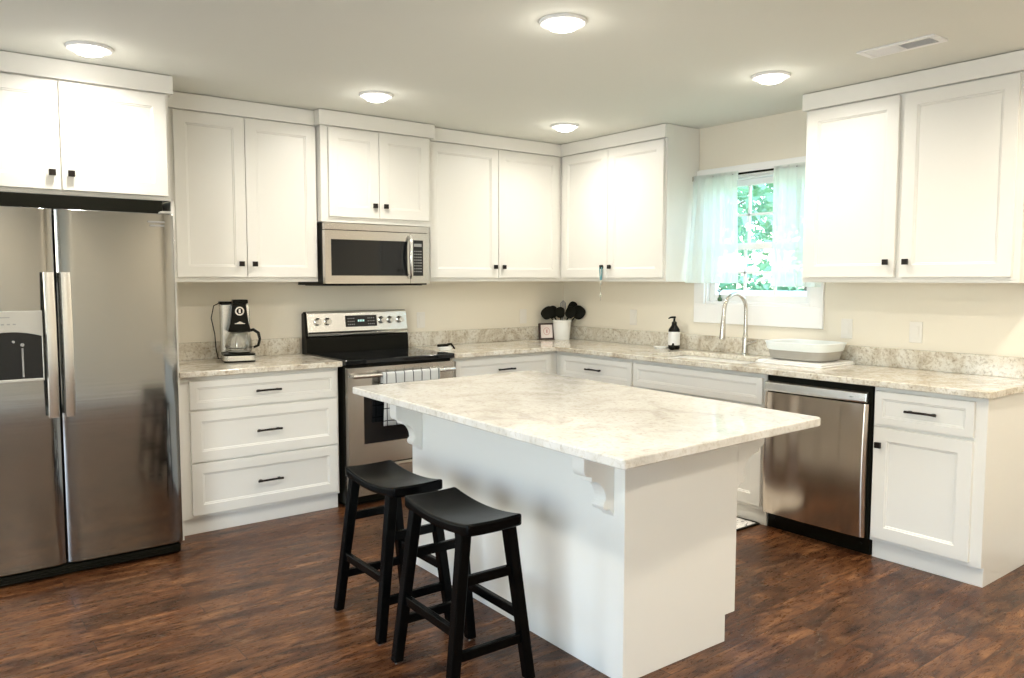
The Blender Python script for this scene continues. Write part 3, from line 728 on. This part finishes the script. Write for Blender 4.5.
def lamp(x, y, p, c=(1, .935, .83)):
    l = bpy.data.lights.new('downlight', 'AREA'); l.shape = 'DISK'; l.size = .13; l.energy = p; l.color = c; l.spread = math.radians(165)
    o = bpy.data.objects.new('downlight', l); COL.objects.link(o); o.location = (x, y, ZC-.045)
    l = bpy.data.lights.new('lens_glow', 'POINT'); l.shadow_soft_size = .04; l.energy = p*.10; l.color = (1, .95, .86)
    o = bpy.data.objects.new('lens_glow', l); COL.objects.link(o); o.location = (x, y, ZC-.085)
for i, ((x, y), lb) in enumerate(spots+hidden):
    if i == 0: t.location = (x, y, ZC); t['label'] = lb
    else: dup(t, (x, y, ZC), 0, lb)
    lamp(x, y, 6.4 if i < 5 else (15, 9, 12, 19, 19)[i-5], (1, .945, .85) if i < 5 else (1, .89, .73))
t = thing('air_vent', 'white slatted air vent in the ceiling near the right cabinets', 'vent', (-.836, -3.180, ZC), math.radians(-90))
b = NB(); frame2 = [(-.170, .170, -.068, -.045), (-.170, .170, .045, .068), (-.170, -.142, -.045, .045), (.142, .170, -.045, .045)]
for q in frame2: box(b, *q, -.009, 0)
box(b, -.006, .006, -.045, .045, -.009, 0)
link('frame', b, 'trim', t, bevel=.003)
boxo('duct', -.142, .142, -.045, .045, -.002, -.0005, 'blackmat', t, 0)
b = NB()
for k in range(7):
    y = -.0405+k*.0135; Mx = Matrix.Translation((-.0745, y, -.006)) @ Matrix.Rotation(math.radians(-28), 4, 'X'); box(b, -.066, .066, -.0062, .0062, -.0008, .0008, 0, Mx)
    Mx = Matrix.Translation((.0745, y, -.006)) @ Matrix.Rotation(math.radians(50), 4, 'X'); box(b, -.066, .066, -.0035, .0035, -.0006, .0006, 0, Mx)
link('louvre', b, 'trim', t)

# ------------------------------------------------------------------ outlets
def outlet(label, loc, rz, wide=.07):
    t = thing('wall_outlet', label, 'outlet', loc, rz)
    b = NB(); box(b, -wide/2, wide/2, -.006, 0, -.058, .058); pl = link('cover_plate', b, 'plate', t, bevel=.003)
    n = 1 if wide < .1 else 2
    for k in range(n):
        cx = 0 if n == 1 else (-.023+.046*k)
        b = NB(); box(b, cx-.016, cx+.016, -.009, -.006, -.033, .033); link('socket', b, 'plate', t, bevel=.002)
outlet('white wall outlet at the right, above the end of the long counter', (0, -2.906, 1.105), R90)
outlet('white wall outlet beside the window, behind the dish tub', (0, -2.508, 1.105), R90)
outlet('white wall outlet between the utensil crock and the soap bottle', (0, -.80, 1.105), R90)
outlet('white wall outlet on the back wall right of the stove', (-1.400, 0, 1.095), 0)
outlet('white wall outlet on the back wall left of the small framed sign', (-.44, 0, 1.095), 0)

# ------------------------------------------------------------------ counter things
# coffee maker
t = thing('coffee_maker', 'black and stainless coffee maker with glass carafe on the left counter', 'coffee maker', (-2.818, -.235, ZT), math.radians(-12)); t.scale = (1.06, 1.06, 1.07)
def ell(bm, prof, c, n=28, mi=0):   # (rx, ry, z)
    rings = [[bm.verts.new((c[0]+rx*math.cos(2*math.pi*i/n), c[1]+ry*math.sin(2*math.pi*i/n), c[2]+z)) for i in range(n)] for rx, ry, z in prof]
    for a, d in zip(rings, rings[1:]):
        for i in range(n): bm.faces.new((a[i], a[(i+1) % n], d[(i+1) % n], d[i])).material_index = mi
    bm.faces.new(rings[0][::-1]).material_index = mi; bm.faces.new(rings[-1]).material_index = mi
b = NB(); slab(b, rrect(-.088, .082, -.115, .09, .03), [], 0, .048); link('base', b, 'black', t, bevel=.004)
b = NB(); slab(b, rrect(-.0895, .0835, -.1165, .0915, .031), [(p) for p in []], .010, .038); link('steel_band', b, 'steel_light', t, bevel=.001)
b = NB(); slab(b, rrect(-.092, .072, .015, .088, .02), [], .048, .318); link('water_tank', b, 'steel_light', t, bevel=.004)
b = NB(); slab(b, rrect(-.096, .056, -.005, .092, .02), [], .319, .333); box(b, -.03, .05, -.075, .0, .322, .345); link('lid', b, 'black', t, bevel=.005)
b = NB()
fr = [(-.062, .17), (-.048, .22), (-.034, .325), (.036, .325), (.048, .22), (.062, .17)]
prism(b, fr, 'y', -.095, .014); tw = link('brew_head', b, 'black', t, bevel=.006)
b = NB(); lathe(b, [(.024, -.101), (.024, -.095)], (0.001, 0, .283), 28, ax='y'); em = link('dial', b, 'steel_light', tw)
b = NB(); lathe(b, [(.017, -.1025), (.017, -.101)], (0.001, 0, .283), 24, ax='y'); link('dial_face', b, 'black', em)
b = NB(); box(b, -.004, .006, -.104, -.1025, .272, .294); link('dial_mark', b, 'steel_light', em)
b = NB(); box(b, -.026, .028, -.097, -.094, .212, .216); prism(b, [(-.018, .216), (.02, .216), (.001, .226)], 'y', -.097, -.094); link('front_badge', b, 'steel_light', tw)
b = NB(); lathe(b, [(.058, .05), (.068, .058), (.072, .085), (.068, .125), (.052, .158), (.047, .165)], (0, -.045, 0), 32); cf = link('carafe', b, 'carafe', t, smooth=True)
b = NB(); lathe(b, [(.049, .165), (.053, .168), (.050, .178), (.02, .182)], (0, -.045, 0), 28); link('carafe_lid', b, 'black', cf, smooth=True)
b = NB(); lathe(b, [(.0735, .078), (.0735, .082)], (0, -.045, 0), 32, caps=False); lathe(b, [(.060, .0485), (.060, .056)], (0, -.045, 0), 32); link('carafe_band', b, 'black', cf)
b = NB(); tube(b, [(.045, -.06, .17), (.075, -.075, .178), (.100, -.085, .160), (.107, -.088, .125), (.098, -.085, .090), (.075, -.075, .080)], [.010, .011, .011, .010, .010, .008], 12, flat=.8); link('carafe_handle', b, 'black', cf, smooth=True)
b = NB(); tube(b, [(-.085, .05, .326), (-.12, .06, .31), (-.135, .06, .24), (-.118, .06, .15), (-.112, .07, .06), (-.10, .085, .008), (-.06, .125, .006)], .0028, 8); link('power_cord', b, 'black', t, smooth=True)

# utensil crock and tools
KC = (-.155, -.155)
t = thing('utensil_crock', 'white ceramic utensil crock in the counter corner', 'crock', (*KC, ZT)); t.scale = (1.2, 1.2, 1.22)
b = NB(); lathe(b, [(.050, 0), (.053, .004), (.062, .118), (.066, .120), (.067, .130), (.063, .132), (.058, .128), (.050, .012), (.02, .010)], n=36); link('pot', b, 'ceramic', t, smooth=True)
def tool(name, label, cat, foot, tip, head, m='blackmat'):
    """foot: offset inside crock; tip: where the handle meets the head; head(bm, point, direction)"""
    t = thing(name, label, cat, (KC[0]+foot[0], KC[1]+foot[1], ZT+.016)); t.scale = (1.22, 1.22, 1.22); T = Vector((tip[0]-foot[0], tip[1]-foot[1], tip[2]-.014))
    b = NB(); tube(b, [(0,0,0), T*.5, T], [.005, .0045, .0045], 8); link('handle', b, m, t, smooth=True)
    b = NB(); head(b, T, T.normalized()); link('head', b, m, t, smooth=True)
SD = Vector((math.cos(YAW), -math.sin(YAW), 0)); FD = Vector((-math.sin(YAW), -math.cos(YAW), 0))   # along the picture and towards the room
def flat_head(w, l, th=.006, dish=0.0, seg=20, slots=0):
    def f(b, T, d):
        c = T+d*l*.45; s = (SD-d*SD.dot(d)).normalized(); n_ = s.cross(d).normalized(); vs1, vs2 = [], []
        c1 = b.verts.new(c+n_*(th/2-dish)); c2 = b.verts.new(c-n_*(th/2+dish))
        for k in range(seg):
            a = 2*math.pi*k/seg; q = c+s*w/2*math.copysign(abs(math.cos(a))**.8, math.cos(a))+d*l/2*math.copysign(abs(math.sin(a))**.8, math.sin(a))
            vs1.append(b.verts.new(q+n_*th/2)); vs2.append(b.verts.new(q-n_*th/2))
        for k in range(seg):
            j = (k+1) % seg; b.faces.new((vs1[k], vs1[j], c1)); b.faces.new((vs2[j], vs2[k], c2)); b.faces.new((vs1[k], vs2[k], vs2[j], vs1[j]))
    return f
def pt(a, f_, z): v = SD*a+FD*f_; return (v.x, v.y, z)
tool('cooking_spoon', 'broad black cooking spoon leaning left out of the white crock', 'utensil', pt(.03, 0, 0)[:2], pt(-.070, .01, .150), flat_head(.092, .080, .008, .012))
tool('skimmer', 'round black skimmer leaning left behind the broad spoon in the crock', 'utensil', pt(.02, -.02, 0)[:2], pt(-.045, -.03, .150), flat_head(.082, .082, .006, .008))
tool('spatula', 'black spatula standing upright at the front of the white crock', 'utensil', pt(0, .01, 0)[:2], pt(-.012, .035, .150), flat_head(.060, .075, .006))
tool('ladle', 'black ladle leaning right out of the white crock', 'utensil', pt(-.03, 0, 0)[:2], pt(.078, .01, .150), flat_head(.088, .090, .010, .018))
tool('slotted_spoon', 'tall black slotted spoon at the right rear of the white crock', 'utensil', pt(-.02, -.02, 0)[:2], pt(.050, -.02, .178), flat_head(.062, .085, .006, .006))
tool('pasta_server', 'black pasta server low at the right front of the white crock', 'utensil', pt(-.02, .02, 0)[:2], pt(.035, .035, .150), flat_head(.065, .080, .008, .01))
def whisk_head(b, T, d):
    for k in range(5):
        a = math.pi*k/5; s = (SD-d*SD.dot(d)).normalized(); n_ = s.cross(d); e = s*math.cos(a)+n_*math.sin(a)
        tube(b, [T+d*.0, T+d*.035+e*.018, T+d*.070+e*.017, T+d*.088, T+d*.070-e*.017, T+d*.035-e*.018, T], .0022, 6)
tool('whisk', 'grey balloon whisk, the tallest tool in the white crock', 'utensil', pt(0, 0, 0)[:2], pt(.004, .01, .175), whisk_head, 'whisk')

# small framed sign left of the crock
t = thing('framed_sign', 'small dark framed square sign with pink face beside the crock', 'sign', (-.262, -.095, ZT), math.radians(-16)); t.scale = (1.32, 1, 1.38)
b = NB(); h = .098; Mx = Matrix.Rotation(math.radians(-8), 4, 'X')
for q in ((-.050, .050, 0, .022, 0, .010), (-.050, .050, 0, .022, h-.009, h), (-.050, -.040, 0, .022, .010, h-.009), (.040, .050, 0, .022, .010, h-.009)): box(b, q[0], q[1], q[2], q[3], q[4], q[5], 0, Mx)
box(b, -.058, .058, -.012, .034, 0, .004)
link('frame', b, 'dark_frame', t, bevel=.0015)
b = NB(); box(b, -.040, .040, .006, .018, .010, h-.009, 0, Mx); fc = link('face', b, 'pink', t)
b = NB()
for r in (.022,):
    n = 28
    for k in range(n):
        a0, a1 = 2*math.pi*k/n, 2*math.pi*(k+1)/n
        v = [b.verts.new(Mx @ Vector((rr*math.cos(a), .0052, .050+rr*math.sin(a)))) for rr, a in ((r, a0), (r, a1), (r-.003, a1), (r-.003, a0))]; b.faces.new(v)
box(b, -.003, .006, .0048, .0055, .040, .060, 0, Mx)
link('printed_mark', b, 'red_mark', fc)

# charm on a knob
t = thing('hanging_charm', 'thin teal ribbon charm with crystal hanging from a cabinet knob', 'charm', (-.372, -.822, 1.483))
b = NB(); tube(b, [(0, -.009, -.002), (.002, -.009, -.05), (0, -.006, -.095)], .0045, 6); tube(b, [(0, .012, -.002), (.002, .010, -.05), (0, .003, -.095)], .0045, 6); link('ribbon', b, 'teal', t)
b = NB(); tube(b, [(0, 0, -.095), (0, 0, -.245)], .0009, 5); link('thread', b, 'crystal', t)
b = NB(); lathe(b, [(.001, -.132), (.007, -.122), (.007, -.115), (.001, -.105)], n=8); lathe(b, [(.001, -.222), (.008, -.206), (.008, -.198), (.001, -.184)], n=8); link('crystal_bead', b, 'crystal', t)

# stove-side dish with black brush
t = thing('spoon_rest', 'low white dish on the counter right of the stove', 'dish', (-1.445, -.40, ZT))
b = NB(); ell(b, [(.040, .030, 0), (.052, .040, .012), (.055, .043, .022), (.050, .038, .021), (.035, .025, .006)], (0,0,0)); link('bowl', b, 'ceramic', t, smooth=True)
t = thing('dish_brush', 'small black brush lying across the white dish by the stove', 'brush', (-1.445, -.40, ZT+.022))
b = NB(); box(b, -.062, .020, -.012, .010, .004, .022); link('head', b, 'blackmat', t, bevel=.004)
b = NB(); tube(b, [(.018, 0, .018), (.045, -.005, .020), (.062, -.008, -.004), (.072, -.010, -.014)], [.008, .008, .007, .006], 10); link('handle', b, 'blackmat', t, smooth=True)

# soap bottle, scrubber
t = thing('soap_bottle', 'black pump soap bottle with white label left of the sink', 'bottle', (-.105, -1.290, ZT)); t.scale = (1.22, 1.22, 1.30)
b = NB(); lathe(b, [(.031, 0), (.033, .004), (.033, .098), (.031, .108), (.016, .128), (.014, .134)], n=28); bt = link('bottle_body', b, 'black', t, smooth=True)
b = NB(); lathe(b, [(.0336, .022), (.0336, .094)], n=28, caps=False); link('label_wrap', b, 'label', bt, smooth=True)
b = NB(); lathe(b, [(.015, .130), (.015, .146), (.007, .150), (.006, .166), (.009, .167), (.009, .176), (.004, .178)], n=18); tube(b, [(0, 0, .172), (-.02, .008, .172), (-.036, .012, .166)], [.006, .005, .004], 8); link('pump', b, 'black', t, smooth=True)
t = thing('scrubber', 'small black scrubber in front of the soap bottle', 'scrubber', (-.175, -1.335, ZT), .5)
b = NB(); ell(b, [(.022, .014, 0), (.027, .018, .008), (.026, .017, .018), (.018, .010, .024)], (0,0,0)); link('pad', b, 'blackmat', t, smooth=True)
b = NB(); tube(b, [(.005, 0, .018), (.025, .002, .028), (.04, .003, .040)], [.009, .009, .006], 10); link('grip', b, 'blackmat', t, smooth=True)
t = thing('soap_dish', 'flat pale soap dish beside the pump bottle', 'dish', (-.150, -1.205, ZT))
b = NB(); ell(b, [(.030, .045, 0), (.040, .055, .010), (.042, .057, .014), (.034, .048, .012), (.03, .04, .006)], (0,0,0)); link('tray', b, 'ceramic', t, smooth=True)

# draining board and tub
t = thing('drying_mat', 'white folded drying mat on the counter right of the sink', 'drying mat', (-.225, -2.385, ZT), 0)
b = NB(); slab(b, rrect(-.195, .175, -.215, .215, .02), [], 0, .010); link('lower_layer', b, 'white', t, bevel=.004, seg=3)
b = NB(); slab(b, rrect(-.185, .175, -.205, .205, .02), [], .011, .020); link('upper_layer', b, 'white', t, bevel=.004, seg=3)
t = thing('dish_tub', 'white rimmed grey collapsible dish tub on the drying mat', 'dish tub', (-.215, -2.372, ZT+.021))
def ringloops(b, spec, mi=0, close=True):
    L_ = [[b.verts.new((x, y, z)) for x, y in rrect(-hx, hx, -hy, hy, r, 8)] for hx, hy, r, z in spec]
    for a, c in zip(L_, L_[1:]):
        for i in range(len(a)): b.faces.new((a[i], a[(i+1) % len(a)], c[(i+1) % len(a)], c[i])).material_index = mi
    return L_
b = NB(); L_ = ringloops(b, [(.118, .160, .07, 0), (.134, .176, .08, .010), (.146, .190, .09, .062), (.142, .186, .09, .062), (.128, .170, .08, .014)]); b.faces.new(L_[0][::-1]); b.faces.new(L_[-1]); link('basin_wall', b, 'tub_grey', t, smooth=True)
b = NB(); L_ = ringloops(b, [(.146, .190, .09, .058), (.152, .197, .095, .064), (.157, .204, .10, .092), (.162, .210, .10, .104), (.152, .200, .095, .106), (.144, .190, .09, .098), (.140, .184, .09, .062)]); link('rim', b, 'tub_white', t, smooth=True)

t = thing('bud_vase', 'tiny dark green bud vase with sprig on the window ledge', 'vase', (.012, -1.585, WZ0+.020))
b = NB(); lathe(b, [(.010, 0), (.015, .006), (.016, .018), (.007, .030), (.006, .040), (.008, .043)], n=16); link('vase_body', b, 'leafdark', t, smooth=True)
b = NB(); tube(b, [(0,0,.03), (0,.002,.06), (0,.0,.085)], .002, 6)
for k in range(5):
    a = k*2.4; c = Vector((0, 0, .055+.008*k)); e = Vector((.3*math.cos(a), math.sin(a)+.2, .5)).normalized()*.026; w_ = e.cross(Vector((1, 0, .2))).normalized()*.007
    vs = [b.verts.new(p) for p in (c, c+e*.5+w_, c+e, c+e*.5-w_)]; b.faces.new(vs)
link('sprig', b, 'leafdark', t)

# ------------------------------------------------------------------ curtains
t = thing('curtain_rod', 'slim curtain rod across the top of the window', 'curtain rod', (-.06, -1.9, 2.078))
b = NB(); tube(b, [(0, -.505, 0), (0, -.10, 0), (0, .18, 0), (0, .512, 0)], .007, 12); link('rod', b, 'black', t, smooth=True)
b = NB()
for y in (-.495, .500): box(b, -.012, .038, y-.008, y+.008, -.016, .016)
link('bracket', b, 'nickel', t)
def curtain(label, y_l, y_r, yb_l, yb_r, zt, zb, flare, folds):
    """y_l: left edge seen from the room (towards the back wall)"""
    t = thing('sheer_curtain', label, 'curtain', (-.06, (y_l+y_r)/2, zt)); cy = (y_l+y_r)/2
    b = NB(); nu, nv = 90, 26; rows = []
    for j in range(nv+1):
        v = j/nv; row = []
        for i in range(nu+1):
            u = i/nu; y = (y_l+(y_r-y_l)*u)*(1-v)+(yb_l+(yb_r-yb_l)*u)*v-cy
            amp = .007+.011*v; x = amp*math.sin(2*math.pi*folds*u+.6*math.sin(3*v+u*5))+.3*amp*math.sin(2*math.pi*folds*2.3*u+1.3)
            x += -flare*v**1.3*(1-u)**1.5-.014
            if v < .06: x = x*.5-.004
            row.append(b.verts.new((x, y, (zb-zt)*v+.014*(1-v)-.010*math.sin(v*3)*u)))
        rows.append(row)
    for a, c in zip(rows, rows[1:]):
        for i in range(nu): b.faces.new((a[i], a[i+1], c[i+1], c[i]))
    link('sheer_panel', b, 'sheer', t, smooth=True)
    b = NB(); 
    hem = [rows and None]
    tubepts = []
    for i in range(0, 46):
        u = i/45; amp = .018; v = 1.0
        y = yb_l+(yb_r-yb_l)*u-cy; x = amp*math.sin(2*math.pi*folds*u+.6*math.sin(3*v+u*5))+.3*amp*math.sin(2*math.pi*folds*2.3*u+1.3)-flare*(1-u)**1.5-.014
        tubepts.append((x, y, zb-zt-.010*math.sin(3)*u))
    tube(b, tubepts, .003, 5, up=(0,0,1)); link('hem', b, 'sheer', t, smooth=True)
curtain('long white sheer curtain panel at the left of the window', -1.408, -1.775, -1.425, -1.790, 2.083, 1.372, .092, 5)
curtain('white sheer curtain panel at the right of the window, beside the large cabinet', -2.035, -2.395, -2.030, -2.375, 2.083, 1.352, .0, 5)

# ------------------------------------------------------------------ floor mat
t = thing('kitchen_mat', 'black and white patterned kitchen mat in front of the sink', 'mat', (-.90, -1.88, 0))
b = NB(); slab(b, rrect(-.30, .315, -.465, .45, .01), [], 0, .007); link('mat_body', b, 'mat', t, bevel=.002)
b = NB()
for q in ((-.30, .315, -.470, -.455), (-.30, .315, .440, .455), (-.305, -.292, -.455, .44), (.307, .32, -.455, .44)): box(b, *q, .001, .009)
link('edging', b, 'blackmat', t)

# ------------------------------------------------------------------ outdoors
b = NB(); box(b, .5, 150, -80, 80, -.35, -.3); tag(link('lawn', b, 'grass'), 'bright green lawn outside the window', 'lawn', kind='stuff')
t = thing('porch_railing', 'pale porch railing seen through the lower window panes', 'railing', (2.6, 0, -.3))
b = NB(); box(b, -.03, .03, -3.5, 6.5, 1.52, 1.58); link('top_rail', b, 'porch', t)
b = NB(); box(b, -.02, .02, -3.5, 6.5, .55, .60); link('bottom_rail', b, 'porch', t)
for k in range(9):
    b = NB(); box(b, -.02, .02, -3.5+k*1.25-.02, -3.5+k*1.25+.02, 0, 1.52); link('post', b, 'porch', t)
def tree(loc, h, r, label, seed):
    rnd = random.Random(seed); t = thing('tree', label, 'tree', loc)
    b = NB(); tube(b, [(0,0,0), (.1,0,h*.3), (0,.1,h*.55), (.1,0,h*.8)], [.22, .17, .12, .05], 10)
    for k in range(6):
        a = rnd.uniform(0, 6.28); tube(b, [(0,0,h*(.3+.08*k)), (math.cos(a)*r*.4, math.sin(a)*r*.4, h*(.45+.08*k)), (math.cos(a)*r*.75, math.sin(a)*r*.75, h*(.52+.08*k))], [.08, .05, .02], 6)
    link('trunk', b, 'bark', t, smooth=True)
    b = NB()
    for k in range(3800):
        d = Vector((rnd.gauss(0,1), rnd.gauss(0,1), rnd.gauss(0,1))).normalized()*(rnd.random()**.35)
        p = Vector((d.x*r, d.y*r, h*.62+d.z*h*.36)); s = rnd.uniform(.08, .17)
        q = Matrix.Rotation(rnd.uniform(0, 6.28), 3, Vector((rnd.random()-.5, rnd.random()-.5, rnd.random()-.5)).normalized())
        vs = [b.verts.new(p+q @ Vector(v)*s) for v in ((-1, 0, 0), (0, -.5, .1), (1, 0, 0), (0, .5, .1))]; b.faces.new(vs)
    link('foliage', b, 'leaf', t)
tree((9, 3.2, -.3), 6.5, 2.6, 'broad leafy green tree outside, seen left in the window', 1)
tree((17, 12.0, -.3), 8.0, 3.2, 'taller green tree farther off outside the window', 2)
tree((16, 5.0, -.3), 7.0, 3.0, 'distant green tree outside, behind the nearer one', 3)

t = thing('hedge', 'long clipped green hedge across the yard outside the window', 'hedge', (22, 9, -.3)); rnd = random.Random(9)
b = NB()
for k in range(5200):
    p = Vector((rnd.uniform(-.6, .6), rnd.uniform(-14, 14), rnd.random()**.7*1.9)); e = rnd.uniform(.10, .2)
    q = Matrix.Rotation(rnd.uniform(0, 6.28), 3, Vector((rnd.random()-.5, rnd.random()-.5, rnd.random()-.5)).normalized())
    b.faces.new([b.verts.new(p+q @ Vector(v)*e) for v in ((-1, 0, 0), (0, -.6, .1), (1, 0, 0), (0, .6, .1))])
link('foliage', b, 'leaf', t)
